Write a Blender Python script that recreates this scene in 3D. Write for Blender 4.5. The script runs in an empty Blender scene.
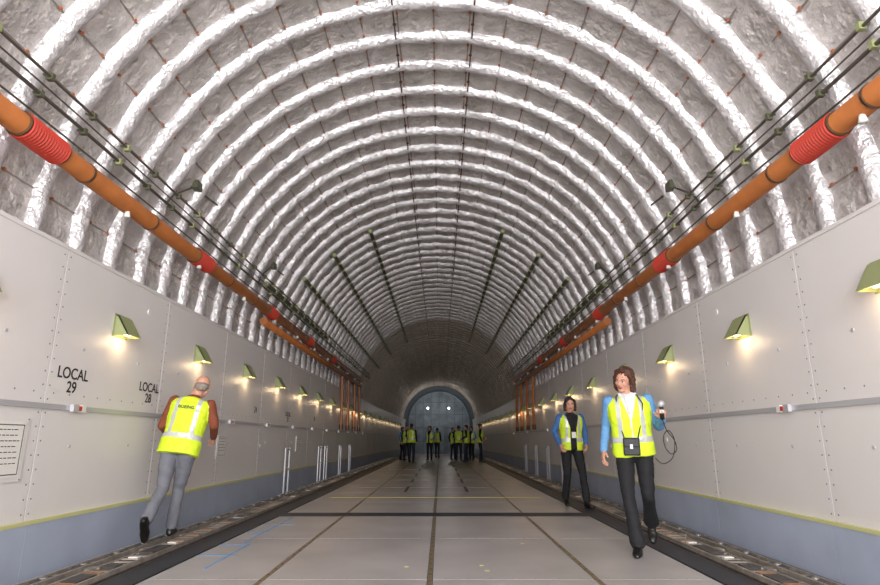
import bpy, bmesh, math, random
from mathutils import Vector, Matrix, noise, Euler
from mathutils.bvhtree import BVHTree
random.seed(4)
V=Vector
scene=bpy.context.scene
try:
    scene.view_settings.view_transform='Standard'
    scene.view_settings.look='None'
except Exception: pass

# ------------------------------------------------------------ materials
def srgb(r,g,b):
    def c(x):
        x/=255.0
        return x/12.92 if x<=0.04045 else ((x+0.055)/1.055)**2.4
    return (c(r),c(g),c(b),1)
def mat(name,col,rough=0.5,metal=0.0,var=0.0,vscale=3.0,bump=0.0,bscale=20.0,emit=None,estr=0,kind='noise',bdist=0.02,spec=0.5):
    m=bpy.data.materials.new(name); m.use_nodes=True
    nt=m.node_tree; b=nt.nodes['Principled BSDF']
    b.inputs['Base Color'].default_value=col
    b.inputs['Roughness'].default_value=rough
    b.inputs['Metallic'].default_value=metal
    b.inputs['Specular IOR Level'].default_value=spec
    tc=nt.nodes.new('ShaderNodeTexCoord')
    if var>0:
        n=nt.nodes.new('ShaderNodeTexNoise'); n.inputs['Scale'].default_value=vscale; n.inputs['Detail'].default_value=5
        nt.links.new(tc.outputs['Object'],n.inputs['Vector'])
        r=nt.nodes.new('ShaderNodeValToRGB')
        r.color_ramp.elements[0].position=0.3; r.color_ramp.elements[1].position=0.7
        r.color_ramp.elements[0].color=tuple(max(0,c*(1-var)) for c in col[:3])+(1,)
        r.color_ramp.elements[1].color=tuple(min(1,c*(1+var)) for c in col[:3])+(1,)
        nt.links.new(n.outputs['Fac'],r.inputs['Fac']); nt.links.new(r.outputs['Color'],b.inputs['Base Color'])
    if bump>0:
        if kind=='noise':
            n=nt.nodes.new('ShaderNodeTexNoise'); n.inputs['Scale'].default_value=bscale; n.inputs['Detail'].default_value=4
            out=n.outputs['Fac']
        else:
            n=nt.nodes.new('ShaderNodeTexVoronoi'); n.inputs['Scale'].default_value=bscale; out=n.outputs['Distance']
        nt.links.new(tc.outputs['Object'],n.inputs['Vector'])
        bp=nt.nodes.new('ShaderNodeBump'); bp.inputs['Strength'].default_value=bump; bp.inputs['Distance'].default_value=bdist
        nt.links.new(out,bp.inputs['Height']); nt.links.new(bp.outputs['Normal'],b.inputs['Normal'])
    if emit:
        b.inputs['Emission Color'].default_value=emit; b.inputs['Emission Strength'].default_value=estr
    return m
M_foil=mat('foil_quilt',srgb(216,211,208),0.33,0.38,var=0.18,vscale=4,bump=0.9,bscale=11,kind='noise',bdist=0.08)
M_foil_dim=mat('foil_quilt_aft_dim',srgb(160,148,136),0.38,0.35,var=0.18,vscale=4,bump=0.8,bscale=11,kind='noise',bdist=0.07)  # browner aft liner; dimness of the far hold is put into its colour
M_tube=mat('foil_rib',srgb(226,224,226),0.30,0.5,var=0.10,vscale=7,bump=0.8,bscale=15,kind='noise',bdist=0.045)
M_tube_dim=mat('foil_rib_aft_dim',srgb(186,176,166),0.36,0.4,var=0.10,vscale=7,bump=0.8,bscale=15,kind='noise',bdist=0.045)  # aft ribs carry the same far-end dimness in their base colour
M_string=mat('stringer_tape',srgb(150,142,136),0.5,0.2)
M_wall=mat('wall_panel',srgb(222,218,216),0.42,0,var=0.025,vscale=1.5,bump=0.05,bscale=3)
M_wallb=mat('wall_backing',srgb(70,70,72),0.6)
M_kick=mat('kick_panel',srgb(168,178,198),0.4,0,var=0.08,vscale=2)
M_yel=mat('ledge_yellow',srgb(200,200,140),0.5)
M_trim=mat('trim_metal',srgb(190,190,195),0.35,0.3)
M_rivet=mat('rivet',srgb(120,120,125),0.4,0.5)
M_floor=mat('floor_panel',srgb(178,174,174),0.33,0.05,var=0.14,vscale=1.3,bump=0.04,bscale=6)
M_gap=mat('floor_gap',srgb(72,64,56),0.6)
M_track=mat('seat_track',srgb(140,124,98),0.4,0.4,var=0.4,vscale=25)
M_black=mat('anti_slip_black',srgb(42,44,54),0.5,0,var=0.2,vscale=6)
M_blue=mat('blue_tape',srgb(110,160,205),0.6)
M_lyel=mat('yellow_marking',srgb(205,200,120),0.6)
M_rail=mat('rail_metal',srgb(165,156,146),0.38,0.45,var=0.3,vscale=12)
M_raild=mat('rail_dark',srgb(82,76,72),0.45,0.3,var=0.4,vscale=10)
M_rollr=mat('rail_roller',srgb(165,158,150),0.35,0.5,var=0.3,vscale=9)
M_tan=mat('rail_tan',srgb(160,120,84),0.5)
M_pipe=mat('duct_orange',srgb(168,100,50),0.42,0,var=0.14,vscale=5)
M_sleeve=mat('duct_red_sleeve',srgb(186,58,42),0.5)
M_clamp=mat('duct_clamp',srgb(96,70,48),0.45,0.4)
M_white=mat('white_fitting',srgb(228,226,220),0.4)
M_cable=mat('dark_tube',srgb(92,86,78),0.4,0.3)
M_green=mat('green_primer',srgb(148,155,108),0.5,0.0)
M_dgreen=mat('green_dark',srgb(84,86,64),0.5)
M_orange=mat('orange_button',srgb(184,108,64),0.5)
M_bulb=mat('warm_bulb',srgb(255,230,190),0.5,emit=srgb(255,220,165),estr=9)
M_work=mat('work_bulb',srgb(255,250,240),0.5,emit=(1,0.95,0.88,1),estr=6)
M_text=mat('sign_black',srgb(30,30,32),0.6)
M_bulk=mat('bulkhead',srgb(142,156,168),0.7,0,var=0.25,vscale=2,spec=0.2)
M_bulkrib=mat('bulkhead_rib',srgb(120,132,142),0.6,spec=0.2)
M_red=mat('label_red',srgb(190,50,45),0.5)

# ------------------------------------------------------------ mesh builder
def link(o): scene.collection.objects.link(o); return o
class MB:
    def __init__(s): s.v=[]; s.f=[]; s.m=[]; s.mats=[]
    def mi(s,m):
        if m not in s.mats: s.mats.append(m)
        return s.mats.index(m)
    def add(s,v,f,m):
        o=len(s.v); s.v+= [tuple(x) for x in v]; k=s.mi(m)
        for q in f: s.f.append(tuple(i+o for i in q)); s.m.append(k)
    def hexa(s,p,m):
        s.add(p,[(3,2,1,0),(4,5,6,7),(0,1,5,4),(1,2,6,5),(2,3,7,6),(3,0,4,7)],m)
    def box(s,x0,x1,y0,y1,z0,z1,m,M=None):
        p=[V(q) for q in ((x0,y0,z0),(x1,y0,z0),(x1,y1,z0),(x0,y1,z0),(x0,y0,z1),(x1,y0,z1),(x1,y1,z1),(x0,y1,z1))]
        if M is not None: p=[M@q for q in p]
        s.hexa(p,m)
    def cyl(s,p1,p2,r,m,n=12,r2=None):
        p1=V(p1);p2=V(p2); r2=r if r2 is None else r2
        d=(p2-p1).normalized(); a=d.orthogonal().normalized(); b=d.cross(a)
        v=[];f=[]
        for c,rr in ((p1,r),(p2,r2)):
            for i in range(n):
                t=2*math.pi*i/n; v.append(c+(a*math.cos(t)+b*math.sin(t))*rr)
        for i in range(n): j=(i+1)%n; f.append((i,j,n+j,n+i))
        f.append(tuple(range(n))[::-1]); f.append(tuple(range(n,2*n)))
        s.add(v,f,m)
    def tube(s,pts,r,m,n=8):
        pts=[V(p) for p in pts]; v=[];f=[]; ref=None
        for k,p in enumerate(pts):
            d=(pts[min(k+1,len(pts)-1)]-pts[max(k-1,0)]).normalized()
            if ref is None: ref=d.orthogonal().normalized()
            a=(ref-d*ref.dot(d)).normalized(); ref=a; b=d.cross(a)
            for i in range(n):
                t=2*math.pi*i/n; v.append(p+(a*math.cos(t)+b*math.sin(t))*r)
        for k in range(len(pts)-1):
            for i in range(n):
                j=(i+1)%n; f.append((k*n+i,k*n+j,(k+1)*n+j,(k+1)*n+i))
        f.append(tuple(range(n))[::-1]); f.append(tuple(range((len(pts)-1)*n,len(pts)*n)))
        s.add(v,f,m)
    def disc(s,c,nrm,r,m,n=6,h=0.004):
        c=V(c); nrm=V(nrm).normalized(); s.cyl(c,c+nrm*h,r,m,n)
    def mesh(s,name,smooth=False):
        me=bpy.data.meshes.new(name); me.from_pydata(s.v,[],s.f)
        for m in s.mats: me.materials.append(m)
        me.polygons.foreach_set('material_index',s.m)
        if smooth: me.polygons.foreach_set('use_smooth',[True]*len(s.f))
        me.update(); return me
    def obj(s,name,smooth=False,parent=None):
        o=bpy.data.objects.new(name,s.mesh(name,smooth)); link(o)
        if parent: o.parent=parent
        return o

# ------------------------------------------------------------ hull profile
Y0,Y1=-5.0,45.0
HW=2.98
YA=23.0
def tt(y): return max(0.0,min(1.0,(y-26.0)/19.0))
def sc(y): return 1-0.14*tt(y)
def cz(y): return 2.55-0.22*tt(y)
def RR(y): return 3.25*sc(y)
SP=0.55
def build_ceiling():
    b=MB(); NA=216; ny=int((Y1-Y0)/SP*7); a0=-0.15; a1=math.pi+0.15
    v=[];f1=[];f2=[]
    st=math.radians(7.5)
    for j in range(ny+1):
        y=Y0+(Y1-Y0)*j/ny
        fr=((y-Y0)/SP)%1.0
        for i in range(NA+1):
            a=a0+(a1-a0)*i/NA
            p=0.055*(abs(math.sin(2*math.pi*fr))**0.6*0.6+0.4*math.sin(math.pi*fr))*(abs(math.sin(math.pi*a/st))**0.5)
            q=V((math.cos(a)*3.25,y,math.sin(a)*3.25))
            nn=noise.noise(q*3.1)*0.018+noise.noise(q*8.0)*0.018
            r=RR(y)+0.01-p+nn
            v.append((r*math.cos(a),y,cz(y)+r*math.sin(a)))
    for j in range(ny):
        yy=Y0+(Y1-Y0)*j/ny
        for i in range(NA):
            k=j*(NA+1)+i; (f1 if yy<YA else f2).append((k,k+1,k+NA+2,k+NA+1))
    b.add(v,f1,M_foil); k=b.mi(M_foil_dim)
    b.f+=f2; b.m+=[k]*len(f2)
    return b.obj('ceiling',True)
ceiling=build_ceiling()
def build_ribs():
    b=MB(); NA=130; NP=8; a0=-0.12;a1=math.pi+0.12
    y=Y0+SP*0.02
    while y<Y1-0.1:
        v=[];f=[]
        for i in range(NA+1):
            a=a0+(a1-a0)*i/NA
            e=V((math.cos(a),0,math.sin(a)))
            pin=1-0.15*(max(0,math.cos((a*180/math.pi)/7.5*2*math.pi))**10)
            q=V((e.x*6,y*2.3,e.z*6))
            r0=0.090*pin*(1+0.13*noise.noise(q*1.6))
            c=e*(RR(y)-0.0)+V((0,y+0.012*noise.noise(q),cz(y)))
            for k in range(NP+1):
                ph=math.pi*k/NP
                rr=r0*(1+0.12*noise.noise(V((a*14,y*3,k*1.3))))
                v.append(c+V((0,1,0))*math.cos(ph)*rr-e*math.sin(ph)*rr*1.2)
        for i in range(NA):
            for k in range(NP):
                q=i*(NP+1)+k; f.append((q,q+1,q+NP+2,q+NP+1))
        b.add(v,f,M_tube if y<YA else M_tube_dim)
        y+=SP
    return b.obj('ceiling_frame_ribs',True)
build_ribs()
def build_buttons():
    b=MB(); y=Y0+SP*0.27; 
    while y<Y1-0.3:
        for i in range(1,24):
            a=math.radians(7.5*i)
            e=V((math.cos(a),0,math.sin(a)))
            for yy in (y,y+SP*0.5):
                if random.random()<0.85:
                    c=e*(RR(yy)-0.022)+V((0,yy,cz(yy)))
                    b.disc(c,-e,0.015,M_orange,6,0.012)
        y+=SP
    for i in range(0,25):
        a=math.radians(7.5*i); e=V((math.cos(a),0,math.sin(a)))
        for (ya,yb) in ((Y0,26),(26,Y1-.1)):
            b.tube([e*(RR(ya)-0.008)+V((0,ya,cz(ya))),e*(RR(yb)-0.008)+V((0,yb,cz(yb)))],0.009,M_string,6)
    for a in (math.radians(90-8.3),math.radians(90+8.3)):
        e=V((math.cos(a),0,math.sin(a)))
        ys=Y0+0.2
        while ys<Y1-0.6:
            c=e*(RR(ys)-0.122)+V((0,ys,cz(ys)))
            b.disc(c,-e,0.022,M_clamp,6,0.012)
            ys+=SP
        for (ya,yb) in ((Y0,26),(26,Y1-.1)):
            b.tube([e*(RR(ya)-0.07)+V((0,ya,cz(ya))),e*(RR(yb)-0.07)+V((0,yb,cz(yb)))],0.010,M_clamp,6)
    return b.obj('insulation_fasteners')
build_buttons()
b=MB()
for ang,ya,yb in ((63,11.6,26),(46,11.6,26),(31,11.2,26),(20,9.6,15)):
    for sgn in (1,-1):
        a=math.radians(ang if sgn>0 else 180-ang); e=V((math.cos(a),0,math.sin(a))); t=V((-math.sin(a),0,math.cos(a)))
        y=ya
        c0=e*(RR(ya)-0.14)+V((0,ya,cz(ya))); c1=e*(RR(yb)-0.14)+V((0,yb,cz(yb)))
        w=t*0.034; h=e*0.02
        b.hexa([c0-w-h,c0+w-h,c1+w-h,c1-w-h,c0-w+h,c0+w+h,c1+w+h,c1-w+h],M_dgreen)
        while y<yb:
            c=e*(RR(y)-0.14)+V((0,y,cz(y)))
            b.cyl(c-V((0,.04,0)),c+V((0,.04,0)),0.045,M_green,6)
            y+=SP*1.0
b.obj('overhead_beam_tracks')

# ------------------------------------------------------------ walls
PY=1.83; S0=4.5
def zt(y): return 2.53-0.22*tt(y)
def slab(b,sg,xi,xo,y0,y1,z0,z1,m,top=False):
    def P(x,y,z): return V((sg*x*sc(y),y,(zt(y)+(z-2.53)) if top else z))
    p=[V((sg*xi*sc(y0),y0,z0)),
       V((sg*xo*sc(y0),y0,z0)),V((sg*xo*sc(y1),y1,z0)),V((sg*xi*sc(y1),y1,z0)),
       P(xi,y0,z1),P(xo,y0,z1),P(xo,y1,z1),P(xi,y1,z1)]
    b.hexa(p,m)
def ysegs(): return [(Y0,26.0),(26.0,Y1)]
for sg,nm in ((-1,'wall_left'),(1,'wall_right')):
    b=MB()
    for a,c in ysegs():
        slab(b,sg,HW+0.025,HW+0.34,a,c,0,2.45,M_wallb,True)
    k=-6
    while True:
        ya=S0+PY*k; yb=ya+PY
        if yb<Y0+0.2: k+=1; continue
        if ya>Y1-0.5: break
        ya=max(ya,Y0); yb=min(yb,Y1)
        slab(b,sg,HW,HW+0.02,ya+0.007,yb-0.007,1.272,2.53,M_wall,True)
        slab(b,sg,HW,HW+0.02,ya+0.007,yb-0.007,0.42,1.262,M_wall)
        slab(b,sg,HW-0.03,HW+0.02,ya+0.003,yb-0.003,0.005,0.395,M_kick)
        for yy in (ya+0.04,yb-0.04):
            for q in range(20):
                z=0.47+q*0.105
                if abs(z-1.27)<0.03 or z>2.48: continue
                b.disc((sg*HW*sc(yy),yy,z),(-sg,0,0),0.007,M_rivet,6,0.002)
        for q in range(9):
            yy=ya+0.1+q*0.2
            if yy<yb: b.disc((sg*HW*sc(yy),yy,1.36),(-sg,0,0),0.007,M_rivet,6,0.002)
        k+=1
    for a,c in ysegs():
        slab(b,sg,HW-0.018,HW+0.01,a,c,1.235,1.275,M_trim)
        slab(b,sg,HW-0.035,HW+0.01,a,c,0.395,0.42,M_yel)
        slab(b,sg,HW-0.012,HW+0.03,a,c,2.515,2.545,M_wall,True)
    b.obj(nm)

b=MB()
for sg in (-1,1):
    y=4.9
    while y<24:
        x=sg*(HW-0.018)
        b.box(min(x,x-sg*0.03),max(x,x-sg*0.03),y-0.09,y-0.02,1.225,1.285,M_trim)
        b.box(min(x,x-sg*0.032),max(x,x-sg*0.032),y-0.015,y+0.02,1.237,1.273,M_red)
        b.box(min(x,x-sg*0.03),max(x,x-sg*0.03),y+0.025,y+0.08,1.225,1.285,M_white)
        y+=PY*(1 if sg<0 else 2)
b.obj('trim_track_clips')

# ------------------------------------------------------------ floor
b=MB()
b.box(-3.0,3.0,Y0,Y1,-0.06,-0.012,M_gap)
cols=[-2.12,-1.24,0,1.24,2.12]
yy=S0-PY*6+0.15
r=[Y0]
while yy<Y1:
    if yy>Y0+.2: r.append(yy)
    yy+=PY
r.append(Y1)
for j in range(len(r)-1):
    for i in range(4):
        g=0.022; 
        b.box(cols[i]+g,cols[i+1]-g,r[j]+0.004,r[j+1]-0.004,-0.012,0.0,M_floor)
for x in cols[1:4]:
    b.box(x-0.018,x+0.018,Y0,Y1,-0.012,0.0015,M_track)
for sg in (-1,1):
    b.box(min(sg*2.12,sg*2.36),max(sg*2.12,sg*2.36),Y0,Y1,-0.012,0.002,M_black)
    b.box(min(sg*2.36,sg*2.96),max(sg*2.36,sg*2.96),Y0,Y1,-0.012,0.001,M_raild)
b.box(-2.12,2.12,8.28,8.66,-0.012,0.004,M_black)
b.box(-1.9,1.9,10.9,11.0,-0.012,0.004,M_lyel)
b.obj('floor')
b=MB()
for (x0,x1,y0,y1) in ((-2.1,-1.75,5.55,5.58),(-2.1,-1.8,6.1,6.13),(-1.82,-1.8,5.0,6.1),(-2.1,-1.85,6.9,6.93),(-2.1,-1.7,7.5,7.53),(-1.9,-1.88,6.2,8.2)):
    b.box(x0,x1,y0,y1,0.0005,0.003,M_blue)
for x in (-1.24,0,1.24):
    y=3.0
    while y<20:
        b.disc((x,y,0.0016),(0,0,1),0.012,M_gap,6,0.001); y+=0.2
for j in range(len(r)-1):
    for i in range(4):
        if 3<r[j]<16:
            for q in range(7):
                t=(q+0.5)/7
                for dy in (0.03,PY-0.03):
                    b.disc((cols[i]+0.03+t*(cols[i+1]-cols[i]-0.06),r[j]+dy,0.0),(0,0,1),0.006,M_rivet,6,0.001)
for (x,y) in ((0.42,5.15),(0.45,4.95),(-0.2,5.1),(0.9,6.2)):
    b.disc((x,y,0.0),(0,0,1),0.02,M_lyel,10,0.002)
for (y0) in (13.2,15.6,17.8,21.0):
    b.box(-1.7,1.7,y0,y0+0.10,0.0,0.003,M_track)
for y0 in (12.0,14.5,17,20,23):
    for x in (-0.62,0.62):
        b.box(x-0.03,x+0.03,y0,y0+1.4,0.0,0.004,M_raild)
b.obj('floor_markings')
for sg in (-1,1):
    b=MB()
    def bx(xa,xb,ya,yb,za,zb,m): b.box(min(sg*xa,sg*xb),max(sg*xa,sg*xb),ya,yb,za,zb,m)
    yr0,yr1=Y0,40
    for xa in (2.40,2.58,2.70,2.80):
        bx(xa,xa+0.022,yr0,yr1,0.001,0.045,M_rail)
        bx(xa-0.015,xa+0.037,yr0,yr1,0.001,0.012,M_raild)
    rr_=random.Random(7)
    y=1.5;k=0
    while y<34:
        b.cyl((sg*2.425,y,0.024),(sg*2.58,y,0.024),0.017,M_rollr,8)
        b.cyl((sg*2.425,y+0.06,0.024),(sg*2.58,y+0.06,0.024),0.015,M_raild,8)
        q=rr_.random()
        if q<0.22: bx(2.44,2.56,y-0.02,y+0.10,0.03,0.048,M_raild)
        elif q<0.36: bx(2.44,2.56,y+0.0,y+0.08,0.03,0.045,M_tan)
        elif q<0.44: bx(2.46,2.54,y+0.0,y+0.05,0.03,0.050,M_white)
        if k%4==0:
            bx(2.725,2.797,y+0.02,y+0.20,0.002,0.040,M_raild)
            b.cyl((sg*2.76,y+0.11,0.040),(sg*2.76,y+0.11,0.050),0.026,M_rollr,10)
        elif k%2==0:
            bx(2.725,2.797,y+0.0,y+0.05,0.002,0.03,M_rail)
        if k%7==0:
            bx(2.63,2.69,y,y+0.10,0.002,0.03,M_rollr)
        y+=0.12;k+=1
    b.obj('cargo_roller_rail')

# ------------------------------------------------------------ back bulkhead + door
yb=Y1
b=MB()
n=40; Rb=RR(yb)+0.1
pts=[V((Rb*math.cos(math.pi*i/n),yb,cz(yb)+Rb*math.sin(math.pi*i/n))) for i in range(n+1)]
v=pts+[V((-Rb,yb,0)),V((Rb,yb,0))]
v2=[p+V((0,0.1,0)) for p in v]
m_=len(v)
b.add(v+v2,[tuple(range(m_)),tuple(range(m_,2*m_))[::-1]]+[(i,(i+1)%m_,m_+(i+1)%m_,m_+i) for i in range(m_)],M_bulkrib)
b.obj('wall_back')
b=MB()
def arch(R,zc,y,w,m):
    n=36
    P=[V((R,y,0.0))]+[V((R*math.cos(math.pi*i/n),y,zc+R*math.sin(math.pi*i/n))) for i in range(n+1)]+[V((-R,y,0.0))]
    b.tube(P,w,m,8)
R=2.25; zc=2.3; n=36
v=[V((R*math.cos(math.pi*i/n),yb-0.12,zc+R*math.sin(math.pi*i/n))) for i in range(n+1)]+[V((-R,yb-0.12,0.01)),V((R,yb-0.12,0.01))]
b.add(v+[p+V((0,0.11,0)) for p in v],[tuple(range(len(v)))]+[(i,(i+1)%len(v),len(v)+(i+1)%len(v),len(v)+i) for i in range(len(v))],M_bulk)
arch(2.3,2.3,yb-0.14,0.06,M_bulk)
for x in [-1.8+0.6*i for i in range(7)]:
    h=zc+math.sqrt(R*R-x*x)-0.1
    b.box(x-0.02,x+0.02,yb-0.15,yb-0.12,0.02,h,M_bulkrib)
for z in (0.9,1.9,2.9,3.8):
    w=R-0.1 if z<zc else math.sqrt(R*R-(z-zc)**2)-0.05
    b.box(-w,w,yb-0.15,yb-0.12,z-0.02,z+0.02,M_bulkrib)
b.box(-0.45,0.45,yb-0.24,yb-0.12,0.02,2.0,M_bulkrib); b.box(-0.38,0.38,yb-0.26,yb-0.24,0.08,1.93,M_bulk)
b.obj('door_1')

# ------------------------------------------------------------ ducts
def duct(sg):
    b=MB(); X=2.86; Z=3.14; ys=Y0+.2; ye=21.5; r=0.084
    b.cyl((sg*X,ys,Z),(sg*X,ye,Z),r,M_pipe,24)
    b.cyl((sg*(X+0.04),9.5,Z-0.2),(sg*(X+0.04),ye+.3,Z-0.2),0.065,M_pipe,16)
    for yc in (3.8,6.75,9.7,12.65,15.6):
        q=yc-0.2
        while q<yc+0.2:
            b.cyl((sg*X,q,Z),(sg*X,q+0.012,Z),r+0.010,M_sleeve,20,r+0.02)
            b.cyl((sg*X,q+0.012,Z),(sg*X,q+0.028,Z),r+0.02,M_sleeve,20,r+0.010)
            q+=0.028
        for e in (-0.22,0.2):
            b.cyl((sg*X,yc+e,Z),(sg*X,yc+e+0.025,Z),r+0.012,M_clamp,20)
    y=Y0+SP*9.02
    k=0
    while y<ye:
        if k%2==0:
            b.cyl((sg*X,y-0.012,Z),(sg*X,y+0.012,Z),r+0.006,M_clamp,20)
            b.cyl((sg*X,y,Z+0.05),(sg*3.16,y,Z+0.1),0.014,M_clamp,6)
        if k%3==0:
            b.cyl((sg*(X-0.02),y+0.1,Z-0.07),(sg*(X-0.02),y+0.1,Z-0.13),0.018,M_white,10,0.03)
        y+=SP;k+=1
    for yy in (17.6,18.8,20.2,21.4):
        x=X+0.04
        b.tube([(sg*x,yy,Z-0.15),(sg*x,yy,Z-0.5),(sg*(x-0.02),yy,2.2),(sg*(x-0.02),yy,1.35)],0.045,M_pipe,10)
        b.cyl((sg*(x-0.02),yy,1.30),(sg*(x-0.02),yy,1.45),0.06,M_clamp,10)
    return b.obj('orange_air_duct',False)
for sg in (-1,1):
    o=duct(sg)
    sm=[abs(p.normal.y)<0.5 for p in o.data.polygons]; o.data.polygons.foreach_set('use_smooth',sm)
def tubes(sg):
    b=MB()
    for (X,Z,r) in ((2.93,3.52,0.015),(2.87,3.66,0.012),(2.97,3.38,0.008),(2.91,3.59,0.007)):
        pts=[]; y=Y0+.2
        while y<25:
            pts.append((sg*X+0.006*math.sin(y*2),y,Z+0.008*math.sin(y*1.3+1))); y+=0.5
        b.tube(pts,r,M_cable,8)
    y=Y0+SP*9.02;k=0
    while y<24:
        for (X,Z) in ((2.93,3.52),(2.87,3.66)):
            b.box(sg*X-0.024,sg*X+0.024,y-0.018,y+0.018,Z-0.028,Z+0.028,M_green if k%3==0 else M_dgreen)
        b.cyl((sg*2.93,y,3.52),(sg*3.03,y,3.55),0.010,M_dgreen,6)
        b.cyl((sg*2.87,y,3.66),(sg*2.96,y,3.70),0.010,M_dgreen,6)
        y+=SP;k+=1
    for yy in (5.9,9.2):
        b.tube([(sg*2.93,yy,3.55),(sg*2.95,yy+.15,3.7),(sg*2.90,yy+.5,3.95),(sg*2.84,yy+1.1,3.98)],0.012,M_cable,8)
        b.box(sg*2.88-0.05,sg*2.88+0.05,yy+.45,yy+.6,3.93,4.03,M_dgreen)
    return b.obj('hydraulic_tube_run',False)
for sg in (-1,1): tubes(sg)

# ------------------------------------------------------------ sconces
b=MB()
w=0.115
prof=[(0.0,0.10),(0.035,0.10),(0.15,-0.09),(0.0,-0.09)]
b.hexa([V((0.15,-w,-0.09)),V((0.15,w,-0.09)),V((0.138,w,-0.09)),V((0.138,-w,-0.09)),V((0.035,-w,0.10)),V((0.035,w,0.10)),V((0.02,w,0.10)),V((0.02,-w,0.10))],M_green)
b.box(0,0.035,-w,w,0.092,0.10,M_green)
b.box(0,0.008,-w-0.015,w+0.015,-0.10,0.115,M_green)
for yy in (-w,w-0.008):
    v=[V((x,yy,z)) for x,z in prof]+[V((x,yy+0.008,z)) for x,z in prof]
    b.add(v,[(0,1,2,3),(7,6,5,4),(0,4,5,1),(1,5,6,2),(2,6,7,3),(3,7,4,0)],M_green)
b.box(0.02,0.11,-w+0.03,w-0.03,-0.055,-0.035,M_white)
b.cyl((0.065,-0.05,-0.068),(0.065,0.05,-0.068),0.014,M_bulb,10)
sconce_me=b.mesh('wall_sconce')
k=-4
while True:
    y=5.41+PY*k; 
    if y<0.5: k+=1; continue
    if y>42: break
    for sg in (-1,1):
        o=bpy.data.objects.new('wall_sconce',sconce_me); link(o)
        o.location=(sg*(HW-0.001)*sc(y),y,2.04); o.rotation_euler=(0,0,0 if sg<0 else math.pi)
        L=bpy.data.lights.new('sconce_glow','POINT'); L.energy=1.6 if y<24 else 0.9; L.color=(1,0.70,0.40); L.shadow_soft_size=0.04
        lo=bpy.data.objects.new('glow',L); link(lo); lo.parent=o; lo.location=(0.12,0,-0.14)
    k+=1

# ------------------------------------------------------------ wall text and placards
TM=Matrix(((0,0,1),(1,0,0),(0,1,0))).to_4x4()
def text_mesh(txt,size,align='CENTER'):
    c=bpy.data.curves.new('t','FONT'); c.body=txt; c.size=size; c.align_x=align; c.extrude=0.0008; c.offset=size*0.012
    c.space_line=0.85
    o=bpy.data.objects.new('t',c); link(o)
    bpy.context.view_layer.update()
    me=bpy.data.meshes.new_from_object(o.evaluated_get(bpy.context.evaluated_depsgraph_get()))
    bpy.data.objects.remove(o); me.materials.clear(); me.materials.append(M_text)
    return me
for txt,y,z,s in (('LOCAL\n29',4.81,1.49,0.13),('LOCAL\n28',6.10,1.49,0.13),('24',9.7,1.44,0.14),('LOCAL\n22',11.8,1.46,0.12),('18',14.3,1.45,0.14)):
    me=text_mesh(txt,s); o=bpy.data.objects.new('wall_number_sign',me); link(o)
    o.matrix_world=Matrix.Translation((-HW+0.002,y,z))@TM
def placard(y0,y1,z0,z1,lines=6):
    b=MB(); x=-HW
    b.box(x-0.002,x+0.012,y0-0.03,y1+0.03,z0-0.03,z1+0.03,M_wall)
    b.box(x,x+0.015,y0,y1,z0,z1,M_white)
    h=(z1-z0)
    for (za,zb) in ((0.93,0.945),(0.05,0.065)):
        b.box(x,x+0.017,y0+0.02,y1-0.02,z0+h*za,z0+h*zb,M_text)
    for ya in (y0+0.02,y1-0.024):
        b.box(x,x+0.017,ya,ya+0.004,z0+h*0.05,z0+h*0.94,M_text)
    for i in range(lines):
        zz=z0+h*(0.86-0.7*i/lines)
        ya=y0+0.04
        while ya<y1-0.07:
            l=random.uniform(0.015,0.04)
            b.box(x,x+0.0165,ya,ya+l,zz-0.006,zz,M_text); ya+=l+0.012
    for yy in (y0-0.018,y1+0.018):
        for zz in (z0-0.018,z1+0.018): b.disc((x+0.012,yy,zz),(1,0,0),0.006,M_rivet,6,0.003)
    b.obj('wall_placard')
placard(3.85,4.34,0.74,1.13,7)
placard(8.15,8.45,0.78,1.06,5)
placard(12.6,12.9,0.8,1.05,4)
b=MB()
for sg in (-1,1):
    for k in range(-1,18):
        y=4.9+PY*k*0.5
        for z in (0.95,1.75):
            b.disc((sg*HW,y,z),(-sg,0,0),0.014,M_trim,10,0.006)
    for (y,z) in ((3.4,1.55),(5.9,2.3),(7.6,1.0),(10.1,0.9)):
        b.disc((sg*HW,y,z),(-sg,0,0),0.03,M_white,12,0.01)
b.obj('wall_fasteners')
def guard(x,y):
    b=MB()
    for dy in (0,0.30):
        b.cyl((0,dy,0.0),(0,dy,0.85),0.022,M_trim,10)
        b.cyl((0,dy,0.0),(0,dy,0.02),0.035,M_trim,10)
    b.cyl((0,0,0.82),(0,0.30,0.82),0.018,M_trim,8)
    b.cyl((0,0,0.45),(0,0.30,0.45),0.014,M_trim,8)
    o=b.obj('guard_post'); o.location=(x,y,0.001)
for x,y in ((-2.90,11.5),(-2.90,14.6),(-2.90,15.4),(-2.90,17.6),(-2.90,19.5),(2.90,13.6),(2.90,15.5),(2.90,17.4),(2.90,19.5)):
    guard(x,y)

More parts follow.
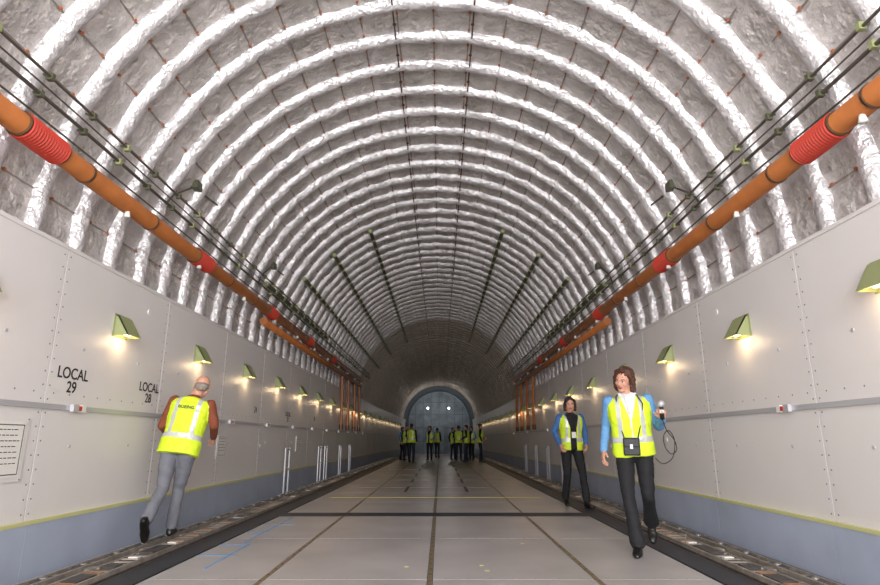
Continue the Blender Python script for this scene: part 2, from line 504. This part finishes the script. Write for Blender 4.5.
# ------------------------------------------------------------ PEOPLE
def capsule(p1,r1,p2,r2,n=16):
    p1=V(p1);p2=V(p2); d=(p2-p1); d=d.normalized() if d.length>1e-6 else V((0,0,1))
    a=d.orthogonal().normalized(); c=d.cross(a); v=[];f=[]
    rings=[]
    for t in (-72,-54,-36,-18,0): rings.append((p1,r1,math.radians(t)))
    for t in (0,18,36,54,72): rings.append((p2,r2,math.radians(t)))
    for (p,r,t) in rings:
        for i in range(n):
            u=2*math.pi*i/n; v.append(p+d*(r*math.sin(t))+(a*math.cos(u)+c*math.sin(u))*(r*math.cos(t)))
    for k in range(len(rings)-1):
        for i in range(n):
            j=(i+1)%n; f.append((k*n+i,k*n+j,(k+1)*n+j,(k+1)*n+i))
    s=len(v); v.append(p1-d*r1); v.append(p2+d*r2); L=(len(rings)-1)*n
    for i in range(n):
        j=(i+1)%n; f.append((s,j,i)); f.append((s+1,L+i,L+j))
    return v,f
def ellip(c,r,R=None,n=18,m=12):
    v=[];f=[]; c=V(c)
    for k in range(1,m):
        t=math.pi*k/m
        for i in range(n):
            u=2*math.pi*i/n; q=V((r[0]*math.sin(t)*math.cos(u),r[1]*math.sin(t)*math.sin(u),r[2]*math.cos(t)))
            if R: q=R@q
            v.append(c+q)
    for k in range(m-2):
        for i in range(n):
            j=(i+1)%n; f.append((k*n+i,(k+1)*n+i,(k+1)*n+j,k*n+j))
    s=len(v); q=V((0,0,r[2])); q=R@q if R else q
    v+= [c+q,c-q]; L=(m-2)*n
    for i in range(n):
        j=(i+1)%n; f.append((s,i,j)); f.append((s+1,L+j,L+i))
    return v,f
def loft(rings,n=28,p=2.3):
    v=[];f=[]
    for (c,ax,ay) in rings:
        for i in range(n):
            u=2*math.pi*i/n; cu=math.cos(u);su=math.sin(u)
            x=math.copysign(abs(cu)**(2/p),cu); y=math.copysign(abs(su)**(2/p),su)
            v.append(c+ax*x+ay*y)
    for k in range(len(rings)-1):
        for i in range(n):
            j=(i+1)%n; f.append((k*n+i,k*n+j,(k+1)*n+j,(k+1)*n+i))
    s=len(v); v+=[rings[0][0],rings[-1][0]]; L=(len(rings)-1)*n
    for i in range(n):
        j=(i+1)%n; f.append((s,j,i)); f.append((s+1,L+i,L+j))
    return v,f
def xf(M,vf): return [M@V(q) for q in vf[0]],vf[1]
def remeshed(name,parts,mats,voxel,smooth=2,hook=None,disp=None,clamp=None):
    allv=[];allf=[];groups={}
    for lab,(v,f) in parts:
        o=len(allv); allv+=[tuple(q) for q in v]; allf+=[tuple(i+o for i in q) for q in f]
        g=groups.setdefault(lab,[[],[]]); o=len(g[0]); g[0]+=[tuple(q) for q in v]; g[1]+=[tuple(i+o for i in q) for q in f]
    me=bpy.data.meshes.new('tmp'); me.from_pydata(allv,[],allf); me.update()
    bm=bmesh.new(); bm.from_mesh(me); bmesh.ops.recalc_face_normals(bm,faces=bm.faces); bm.to_mesh(me); bm.free()
    o=bpy.data.objects.new('tmp',me); link(o)
    md=o.modifiers.new('r','REMESH'); md.mode='VOXEL'; md.voxel_size=voxel; md.adaptivity=0
    bpy.context.view_layer.update()
    nm=bpy.data.meshes.new_from_object(o.evaluated_get(bpy.context.evaluated_depsgraph_get()))
    bpy.data.objects.remove(o)
    bm=bmesh.new(); bm.from_mesh(nm)
    for _ in range(smooth): bmesh.ops.smooth_vert(bm,verts=bm.verts,factor=0.5,use_axis_x=True,use_axis_y=True,use_axis_z=True)
    bm.normal_update()
    if disp:
        dl=[disp(q.co,q.normal) for q in bm.verts]
        for q,d in zip(bm.verts,dl): q.co+=q.normal*d
    if clamp is not None:
        for q in bm.verts:
            if q.co.z<clamp: q.co.z=clamp
    labs=list(groups); trees={l:BVHTree.FromPolygons(groups[l][0],groups[l][1]) for l in labs}
    order=list(mats); idx=[]
    for fc in bm.faces:
        c=fc.calc_center_median(); best=None;bd=9
        for l in labs:
            r_=trees[l].find_nearest(c)
            if r_[3] is not None and r_[3]<bd: bd=r_[3];best=l
        if hook: best=hook(c,fc.normal,best)
        idx.append(order.index(best))
    bm.to_mesh(nm); bm.free(); nm.name=name
    nm.materials.clear()
    for l in order: nm.materials.append(mats[l])
    nm.polygons.foreach_set('material_index',idx)
    nm.polygons.foreach_set('use_smooth',[True]*len(idx)); nm.update()
    return nm

def hand_parts(w,d,n,side,curl,spread=1.0,thumb_in=0.0):
    d=V(d).normalized(); n=V(n); n=(n-d*n.dot(d)).normalized(); t=d.cross(n)*(1 if side=='R' else -1); w=V(w)
    P=[]
    P.append(('skin',loft([(w-d*0.02,t*0.026,n*0.02),(w+d*0.01,t*0.027,n*0.018),(w+d*0.045,t*0.039,n*0.017),(w+d*0.085,t*0.041,n*0.014),(w+d*0.095,t*0.036,n*0.010)],20)))
    lens=[0.070,0.078,0.072,0.056]
    for i,(o,l) in enumerate(zip((0.031,0.0105,-0.0105,-0.0305),lens)):
        fan=(o/0.03)*0.10*spread
        p=w+d*(0.088-abs(o)*0.15)+t*o
        dirv=(d+t*fan).normalized(); ang=0
        r=0.0092 if i<3 else 0.008
        for s_,fr in enumerate((0.45,0.3,0.25)):
            ang+=curl*(0.8 if s_==0 else 1.0)
            dd=(dirv*math.cos(ang)+n*math.sin(ang)).normalized()
            q=p+dd*l*fr
            P.append(('skin',capsule(p,r,q,r*0.92,10))); p=q; r*=0.92
    p=w+d*0.022+t*0.022+n*0.004
    dd=(d*0.75+t*(0.75-thumb_in)+n*(0.35+thumb_in)).normalized(); q=p+dd*0.045
    P.append(('skin',capsule(p,0.015,q,0.011,10)))
    dd2=(d*0.9+t*(0.35-thumb_in)+n*(0.4+thumb_in)).normalized(); q2=q+dd2*0.032
    P.append(('skin',capsule(q,0.0105,q2,0.009,10)))
    return P
SKIN=mat('skin',srgb(205,152,128),0.5,var=0.06,vscale=20,bump=0.03,bscale=120)
LIP=mat('lips',srgb(165,90,85),0.45)
EYEW=mat('eye_white',srgb(225,222,218),0.3)
EYED=mat('eye_iris',srgb(45,30,22),0.2)
VEST=mat('hi_vis_yellow',srgb(210,238,44),0.65,var=0.06,vscale=8,bump=0.45,bscale=14,bdist=0.025)
VESTL=mat('hi_vis_stripe',srgb(196,200,196),0.35,0.2)
def cloth(n,c,r=0.8): return mat(n,c,r,var=0.12,vscale=9,bump=0.5,bscale=11,bdist=0.02)
BLUE=cloth('shirt_sky_blue',srgb(100,150,200)); NAVYB=cloth('shirt_mid_blue',srgb(62,104,165))
RUST=cloth('shirt_rust',srgb(120,62,40)); GREYT=cloth('trousers_grey',srgb(112,114,122)); BLACKT=cloth('trousers_black',srgb(24,24,28))
WHITEC=cloth('scarf_white',srgb(225,225,228)); BLKTOP=cloth('top_black',srgb(20,20,24)); NAVY=cloth('dark_navy',srgb(34,38,56))
SHOE=mat('shoe_black',srgb(22,20,20),0.35)
HAIRB=mat('hair_brown',srgb(78,48,34),0.5,var=0.4,vscale=30,bump=0.8,bscale=45,bdist=0.01)
HAIRD=mat('hair_dark',srgb(42,28,24),0.45,var=0.35,vscale=30,bump=0.8,bscale=45,bdist=0.01)
HAIRG=mat('hair_grey',srgb(132,122,112),0.6,var=0.2,vscale=40,bump=0.5,bscale=60,bdist=0.01)
BAG=mat('bag_black',srgb(26,26,30),0.5,bump=0.2,bscale=60)

def head_meshes(style,M,hairmat,vox=0.0042):
    P=[]
    S=lambda l,x: P.append((l,x))
    S('skin',ellip((0,0.012,0.03),(0.074,0.092,0.082)))
    S('skin',ellip((0,-0.028,-0.03),(0.058,0.060,0.082)))
    S('skin',ellip((0,-0.060,-0.088),(0.028,0.026,0.022)))
    for s in (-1,1):
        S('skin',ellip((s*0.036,-0.055,-0.025),(0.024,0.026,0.024)))
        S('skin',capsule((s*0.052,0.0,-0.055),0.018,(s*0.022,-0.05,-0.088),0.018,10))
        S('skin',ellip((s*0.076,0.012,-0.008),(0.010,0.018,0.030)))
        S('skin',capsule((s*0.012,-0.084,0.020),0.010,(s*0.044,-0.070,0.019),0.009,10))
        S('skin',ellip((s*0.010,-0.094,-0.031),(0.009,0.010,0.008)))
    S('skin',capsule((0,-0.084,0.010),0.008,(0,-0.102,-0.026),0.0105,10))
    S('lip',capsule((-0.019,-0.0835,-0.056),0.005,(0.019,-0.0835,-0.056),0.005,8))
    S('lip',capsule((-0.010,-0.0875,-0.0545),0.0065,(0.010,-0.0875,-0.0545),0.0065,8))
    S('lip',capsule((-0.012,-0.085,-0.065),0.0065,(0.012,-0.085,-0.065),0.0065,8))
    P=[(l,xf(M,g)) for l,g in P]
    out=[]
    out.append(remeshed('head',P,{'skin':SKIN,'lip':LIP},vox,1))
    b=MB()
    for s in (-1,1):
        v,f=xf(M,ellip((s*0.030,-0.0745,0.002),(0.0135,0.012,0.0085))); b.add(v,f,EYEW)
        v,f=xf(M,ellip((s*0.030,-0.0835,0.001),(0.006,0.005,0.0065))); b.add(v,f,EYED)
        v,f=xf(M,capsule((s*0.015,-0.094,0.024),0.003,(s*0.045,-0.079,0.026),0.0025,8)); b.add(v,f,hairmat)
        v,f=xf(M,capsule((s*0.018,-0.0865,0.0105),0.0026,(s*0.042,-0.0795,0.0095),0.0024,8)); b.add(v,f,hairmat)
    out.append(b.mesh('eyes_and_brows',True))
    H=[]
    if style=='bald':
        H.append(('h',ellip((0,0.045,-0.018),(0.078,0.062,0.040))))
        H.append(('h',ellip((0,0.060,-0.042),(0.062,0.038,0.040))))
        for s in (-1,1): H.append(('h',ellip((s*0.066,0.004,0.012),(0.013,0.035,0.024))))
        amp=0.003
    elif style=='short':
        H.append(('h',ellip((0,0.022,0.040),(0.082,0.094,0.084))))
        H.append(('h',ellip((0,0.060,-0.02),(0.070,0.045,0.06)))); amp=0.004
    elif style=='bob':
        H.append(('h',ellip((0,0.024,0.040),(0.086,0.096,0.086))))
        H.append(('h',ellip((0,0.060,-0.03),(0.082,0.052,0.09))))
        for s in (-1,1):
            H.append(('h',capsule((s*0.062,-0.026,0.070),0.024,(s*0.080,-0.006,0.0),0.024,12)))
            H.append(('h',capsule((s*0.080,-0.004,0.0),0.024,(s*0.080,0.006,-0.080),0.026,12)))
            H.append(('h',capsule((s*0.01,-0.052,0.100),0.020,(s*0.060,-0.040,0.068),0.018,12)))
        amp=0.007
    else:
        H.append(('h',ellip((0,0.026,0.045),(0.088,0.096,0.084))))
        H.append(('h',ellip((0,0.065,-0.02),(0.086,0.060,0.095))))
        for s in (-1,1):
            H.append(('h',capsule((s*0.062,-0.026,0.076),0.024,(s*0.084,-0.006,0.01),0.025,12)))
            H.append(('h',capsule((s*0.084,-0.002,0.01),0.026,(s*0.088,0.012,-0.085),0.028,12)))
            H.append(('h',capsule((s*0.088,0.02,-0.085),0.026,(s*0.080,0.03,-0.120),0.018,12)))
        H.append(('h',capsule((0.02,-0.055,0.104),0.018,(-0.058,-0.046,0.070),0.016,12)))
        amp=0.012
    H=[(l,xf(M,g)) for l,g in H]
    out.append(remeshed('hair',H,{'h':hairmat},0.006,1,disp=lambda c,n:amp*noise.noise(c*48)+amp*0.6*noise.noise(c*110)))
    return out

def person(name,loc,yaw,J,top,pants,vestinner,hairstyle,hairmat,vox=0.008,extras=None,wide=1.0,flare=0.055,lowres=False,vest=True,vlen=-0.12,open_w=0.035):
    Pv=V(J.get('pelvis',(0,0,0.92))); N=V(J.get('neck',(0,0,1.42)))
    zc=(N-Pv).normalized(); tw=J.get('twist',0)
    xd=V((math.cos(tw),math.sin(tw),0)); xd=(xd-zc*xd.dot(zc)).normalized(); yd=zc.cross(xd)
    Ln=(N-Pv).length
    def sec(t,rx,ry,dy=0): return (Pv+zc*(Ln*t)+yd*dy,xd*rx*wide,yd*ry)
    P=[]
    S=lambda l,x: P.append((l,x))
    S('pants',loft([sec(-0.17,0.10,0.08),sec(-0.12,0.155,0.105),sec(0.0,0.168,0.118,0.008),sec(0.14,0.150,0.108),sec(0.22,0.13,0.10)]))
    S('top',loft([sec(0.05,0.148,0.108),sec(0.3,0.138,0.105),sec(0.6,0.158,0.118,-0.008),sec(0.83,0.165,0.105),sec(0.95,0.115,0.078),sec(1.02,0.062,0.060),sec(1.05,0.055,0.055)]))
    if vest:
        S('vest',loft([sec(vlen,0.186,0.146),sec(0.0,0.184,0.142),sec(0.3,0.172,0.134),sec(0.6,0.186,0.142,-0.008),sec(0.83,0.190,0.126),sec(0.93,0.158,0.100),sec(0.985,0.098,0.080)]))
    Hc=V(J['head']); 
    S('skin',capsule(N+zc*(-0.03),0.056,N*0.35+Hc*0.65,0.050))
    hands=[]
    for sd,s in (('R',-1),('L',1)):
        sh=N-zc*0.055+xd*(s*0.168*wide); el=V(J['elbow'+sd]); wr=V(J['wrist'+sd])
        S('top',capsule(sh,0.060,sh*0.6+el*0.4,0.055)); S('top',capsule(sh*0.6+el*0.4,0.055,el,0.047)); S('top',capsule(el,0.047,el*0.5+wr*0.5,0.045)); S('top',capsule(el*0.5+wr*0.5,0.045,wr,0.034))
        hp=Pv+xd*(s*0.088)-zc*0.02; kn=V(J['knee'+sd]); an=V(J['ankle'+sd])
        S('pants',capsule(hp,0.092,hp*0.5+kn*0.5,0.080)); S('pants',capsule(hp*0.5+kn*0.5,0.080,kn,0.060)); S('pants',capsule(kn,0.060,kn*0.55+an*0.45,0.058)); S('pants',capsule(kn*0.55+an*0.45,0.058,an+(kn-an).normalized()*0.03,flare))
        F=V(J.get('foot'+sd,(0,-1,0))).normalized()
        side_=F.cross(V((0,0,1))).normalized(); up=side_.cross(F).normalized()
        sole=an-up*0.082
        rr=[(-0.068,0.020,0.026),(-0.05,0.033,0.040),(0.0,0.037,0.050),(0.06,0.040,0.040),(0.11,0.045,0.030),(0.155,0.041,0.024),(0.185,0.026,0.018),(0.195,0.012,0.011)]
        S('shoe',loft([(sole+F*a+up*h,side_*w_,up*h) for a,w_,h in rr],18,2.6))
        fd=(wr-el).normalized(); hd=V(J.get('handdir'+sd,fd)); nn=V(J.get('palm'+sd,(-s,0.15,0)))
        hands.append((sd,hand_parts(wr,hd,nn,sd,J.get('curl'+sd,0.35))))
    def hook(c,n,l):
        d=c-Pv; t=d.dot(zc)/Ln; u=d.dot(xd)/wide; v_=d.dot(yd)
        if l=='vest':
            if v_<0.02 and n.dot(yd)<-0.2 and abs(u)<open_w+max(0,t-0.55)*0.14 and open_w>0: return 'inner'
            if 0.13<t<0.23: return 'stripe'
            if 0.080<abs(u)<0.118 and t>=0.23: return 'stripe'
        if l=='top' and t>0.88 and abs(u)<0.07 and v_<0: return 'inner'
        return l
    mats={'pants':pants,'top':top,'vest':VEST,'inner':vestinner,'stripe':VESTL,'skin':SKIN,'shoe':SHOE}
    def wr_(c,n): return 0.005*noise.noise(V((c.x*9,c.y*9,c.z*16)))+0.003*noise.noise(c*28)
    root=bpy.data.objects.new(name,None); link(root); root.location=loc; root.rotation_euler=(0,0,math.radians(yaw)); root.empty_display_size=0.1
    ms=[('body',remeshed('body',P,mats,vox,3 if not lowres else 1,hook,wr_,0.002))]
    for sd,hp in hands: ms.append(('hand_'+('right' if sd=='R' else 'left'),remeshed('hand',hp,{'skin':SKIN},0.0032 if not lowres else 0.005,1)))
    M=Matrix.Translation(Hc)@Euler(J.get('headrot',(0,0,0)),'ZYX').to_matrix().to_4x4()
    for m in head_meshes(hairstyle,M,hairmat,0.0042 if not lowres else 0.007): ms.append((m.name.split('.')[0],m))
    for nm,me in ms:
        o=bpy.data.objects.new(name+'_'+nm,me); link(o); o.parent=root
    if extras: extras(root,Pv,N,zc,xd,yd)
    return root,ms
rad=math.radians
def ex_near(root,Pv,N,zc,xd,yd):
    b=MB()
    c=Pv+V((-0.01,-0.170,0.02))
    def rb(c,sx,sy,sz,m,be=0.012):
        bm=bmesh.new(); bmesh.ops.create_cube(bm,size=1)
        for q in bm.verts: q.co=V((q.co.x*sx,q.co.y*sy,q.co.z*sz))
        bmesh.ops.bevel(bm,geom=list(bm.edges),offset=be,segments=3,affect='EDGES',profile=0.5)
        v=[q.co+c for q in bm.verts]; bm.verts.index_update(); f=[tuple(x.index for x in fc.verts) for fc in bm.faces]; bm.free(); b.add(v,f,m)
    rb(c,0.150,0.055,0.165,BAG); rb(c+V((0,-0.03,0.035)),0.14,0.02,0.08,BAG,0.008)
    b.box(c.x-0.012,c.x+0.012,c.y-0.046,c.y-0.038,c.z-0.02,c.z+0.02,M_trim)
    b.tube([c+V((-0.06,0.02,0.07)),c+V((-0.10,0.03,0.22)),Pv+V((-0.12,-0.14,0.42)),N+V((-0.10,-0.10,-0.02)),N+V((-0.075,0.0,0.02))],0.006,BAG,6)
    b.tube([c+V((0.06,0.02,0.07)),c+V((0.10,0.03,0.22)),Pv+V((0.12,-0.14,0.42)),N+V((0.10,-0.10,-0.02)),N+V((0.075,0.0,0.02))],0.006,BAG,6)
    o=b.obj(root.name+'_hip_pouch',False,root)
    b=MB()
    w=V((0.285,-0.17,1.245))
    b.tube([w+V((0,-0.02,-0.06)),w+V((0,-0.02,0.03)),w+V((0.0,-0.025,0.06))],0.021,BAG,12)
    v,f=ellip(w+V((0,-0.027,0.085)),(0.032,0.032,0.034)); b.add(v,f,M_trim)
    b.box(w.x-0.02,w.x+0.02,w.y-0.05,w.y-0.02,w.z-0.0,w.z+0.03,M_white)
    pts=[]
    K=[w+V((0,-0.02,-0.06)),w+V((0.03,0,-0.16)),w+V((0.085,0.02,-0.24)),w+V((0.10,0.03,-0.33)),w+V((0.05,0.03,-0.37)),w+V((0.0,0.02,-0.30)),w+V((0.0,0.03,-0.20)),w+V((0.05,0.04,-0.16)),w+V((0.09,0.05,-0.25)),w+V((0.06,0.05,-0.40)),w+V((-0.03,0.06,-0.46)),w+V((-0.10,0.04,-0.40))]
    for i in range(len(K)-1):
        p0=K[max(i-1,0)];p1=K[i];p2=K[i+1];p3=K[min(i+2,len(K)-1)]
        for q in range(6):
            t=q/6; pts.append(0.5*((2*p1)+(p2-p0)*t+(2*p0-5*p1+4*p2-p3)*t*t+(3*p1-p0-3*p2+p3)*t**3))
    b.tube(pts,0.0045,BAG,6)
    b.obj(root.name+'_microphone',True,root)
    S_=[('s',capsule(N+V((-0.07,-0.02,0.0)),0.026,N+V((0.0,-0.075,-0.04)),0.028)),('s',capsule(N+V((0.07,-0.02,0.0)),0.026,N+V((0.0,-0.075,-0.04)),0.028)),
        ('s',capsule(N+V((0.0,-0.09,-0.04)),0.03,N+V((0.02,-0.125,-0.17)),0.020)),('s',capsule(N+V((-0.07,-0.02,0)),0.024,N+V((0,0.06,0.02)),0.024)),('s',capsule(N+V((0.07,-0.02,0)),0.024,N+V((0,0.06,0.02)),0.024))]
    me=remeshed('scarf',S_,{'s':WHITEC},0.007,1,disp=lambda c,n:0.005*noise.noise(c*30))
    o=bpy.data.objects.new(root.name+'_scarf',me); link(o); o.parent=root
Jn=dict(pelvis=(0,0.0,0.92),neck=(-0.02,-0.05,1.43),head=(-0.035,-0.10,1.575),headrot=(rad(20),rad(5),rad(-26)),twist=rad(6),
  elbowR=(-0.25,0.06,1.13),wristR=(-0.28,-0.04,0.90),elbowL=(0.25,0.06,1.13),wristL=(0.285,-0.13,1.19),
  handdirL=(0.0,-0.35,0.7),palmL=(-0.2,-1,-0.2),curlL=1.0,curlR=0.45,palmR=(0.9,0.35,0),
  kneeR=(-0.075,-0.19,0.51),ankleR=(-0.02,-0.25,0.085),footR=(-0.05,-1,0.0),
  kneeL=(0.095,-0.02,0.49),ankleL=(0.10,0.33,0.21),footL=(0,-0.75,-0.66))
person('walking_woman',(1.96,5.80,0.0),-20,Jn,BLUE,BLACKT,WHITEC,'wavy',HAIRB,0.0075,ex_near,flare=0.072,wide=1.08,open_w=0.006)
def ex_2(root,Pv,N,zc,xd,yd):
    b=MB()
    b.tube([N+V((-0.06,-0.06,0.0)),N+V((-0.03,-0.155,-0.2)),Pv+V((0,-0.155,0.2)),N+V((0.03,-0.155,-0.2)),N+V((0.06,-0.06,0.0))],0.004,BAG,6)
    b.box(-0.035,0.035,-0.168,-0.160,Pv.z+0.12,Pv.z+0.21,M_white)
    b.obj(root.name+'_badge',False,root)
J2=dict(pelvis=(0,0,0.91),neck=(0,-0.02,1.41),head=(0,-0.045,1.55),headrot=(rad(4),0,rad(-14)),
  elbowR=(-0.26,0.03,1.13),wristR=(-0.22,-0.12,0.93),elbowL=(0.25,0.04,1.14),wristL=(0.21,-0.10,0.93),curlR=0.5,curlL=0.5,
  kneeR=(-0.10,-0.04,0.49),ankleR=(-0.10,0.12,0.10),footR=(-0.1,-1,-0.1),kneeL=(0.11,-0.14,0.50),ankleL=(0.13,-0.22,0.085),footL=(0.15,-1,0))
person('standing_woman',(2.17,9.5,0.003),6,J2,NAVYB,BLACKT,BLKTOP,'bob',HAIRD,0.009,ex_2,flare=0.058,open_w=0.05)
def ex_m(root,Pv,N,zc,xd,yd):
    me=text_mesh('BOEING',0.045)
    o=bpy.data.objects.new(root.name+'_back_print',me); link(o); o.parent=root
    c=Pv+zc*0.36+yd*0.154
    R=Matrix((( -xd),(zc),(yd))).transposed().to_4x4()
    o.matrix_local=Matrix.Translation(c)@R
Jm=dict(pelvis=(0.03,0,0.89),neck=(-0.03,-0.10,1.385),head=(-0.08,-0.17,1.515),headrot=(rad(20),0,rad(12)),
  elbowR=(-0.27,-0.07,1.10),wristR=(-0.22,-0.28,0.98),elbowL=(0.25,-0.06,1.10),wristL=(0.20,-0.28,0.98),curlR=0.6,curlL=0.6,
  kneeR=(0.05,-0.17,0.48),ankleR=(0.12,-0.28,0.085),footR=(0.1,-1,0),kneeL=(0.14,0.03,0.49),ankleL=(0.17,0.31,0.22),footL=(0.05,-0.55,-0.8))
person('man_in_safety_vest',(-2.55,6.08,0.046),-174,Jm,RUST,GREYT,RUST,'bald',HAIRG,0.008,ex_m,wide=1.10,flare=0.060,open_w=0,vlen=-0.16)
Jv=dict(pelvis=(0,0,0.93),neck=(0,-0.01,1.45),head=(0,-0.03,1.59),elbowR=(-0.25,0.03,1.17),wristR=(-0.24,-0.06,0.93),elbowL=(0.25,0.03,1.17),wristL=(0.20,-0.2,1.05),
  kneeR=(-0.10,-0.03,0.50),ankleR=(-0.11,0.02,0.085),kneeL=(0.10,-0.05,0.50),ankleL=(0.12,-0.06,0.085))
va,ma=person('distant_visitor',(-1.55,29,0.0),15,Jv,NAVY,NAVY,NAVY,'short',HAIRD,0.016,lowres=True,wide=1.05)
vb,mb_=person('distant_visitor',(-0.45,30.5,0.0),-20,Jv,BLUE,BLACKT,BLKTOP,'bob',HAIRD,0.016,lowres=True)
vc,mc=person('distant_visitor',(1.0,29.5,0.0),170,Jv,BLKTOP,NAVY,NAVY,'short',HAIRB,0.016,lowres=True,wide=1.05,open_w=0)
def clone(ms,loc,yaw,s=1):
    r_=bpy.data.objects.new('distant_visitor',None); link(r_); r_.location=loc; r_.rotation_euler=(0,0,rad(yaw)); r_.scale=(s,s,s); r_.empty_display_size=0.1
    for nm,me in ms:
        o=bpy.data.objects.new('visitor_'+nm,me); link(o); o.parent=r_
for ms,x,y,yw,s in ((ma,-1.25,27.5,160,1.02),(mb_,-1.9,31,60,0.97),(ma,1.35,28.5,-100,1),(mb_,1.7,30.5,-30,0.98),(mc,1.95,27.8,90,1.03),(ma,0.75,31.5,40,0.96),(mc,-0.1,35,150,1)):
    clone(ms,(x,y,0.0),yw,s)

# ------------------------------------------------------------ work lamps on back wall
for x in (-0.85,0.75):
    b=MB()
    b.cyl((0,0,0),(0,-0.10,0),0.07,M_trim,16,0.09); b.cyl((0,-0.10,0),(0,-0.115,0),0.08,M_work,16)
    b.box(-0.03,0.03,0,0.04,-0.05,0.05,M_trim)
    o=b.obj('work_lamp'); o.location=(x,yb-0.21,3.35)
    L=bpy.data.lights.new('work_glow','POINT'); L.energy=20; L.color=(1,0.95,0.9); L.shadow_soft_size=0.1
    lo=bpy.data.objects.new('glow',L); link(lo); lo.parent=o; lo.location=(0,-1.6,0)

# ------------------------------------------------------------ light from the open cargo door behind
L=bpy.data.lights.new('daylight_opening','AREA'); L.shape='RECTANGLE'; L.size=5.6; L.size_y=4.8; L.energy=1120; L.color=(1.0,0.98,0.965)
o=bpy.data.objects.new('daylight_opening',L); link(o); o.location=(0,-4.6,2.9); o.rotation_euler=(rad(90),0,0)
w=bpy.data.worlds.new('sky'); scene.world=w; w.use_nodes=True
bg=w.node_tree.nodes['Background']; bg.inputs[0].default_value=(0.82,0.89,1,1); bg.inputs[1].default_value=1.5

# ------------------------------------------------------------ camera
cam=bpy.data.cameras.new('cam'); cam.sensor_width=36; cam.lens=36*575/880; cam.clip_end=200; cam.clip_start=0.05
co=bpy.data.objects.new('camera',cam); link(co); co.location=(0.075,0,1.0); co.rotation_euler=(rad(90+14.39),0,0)
scene.camera=co
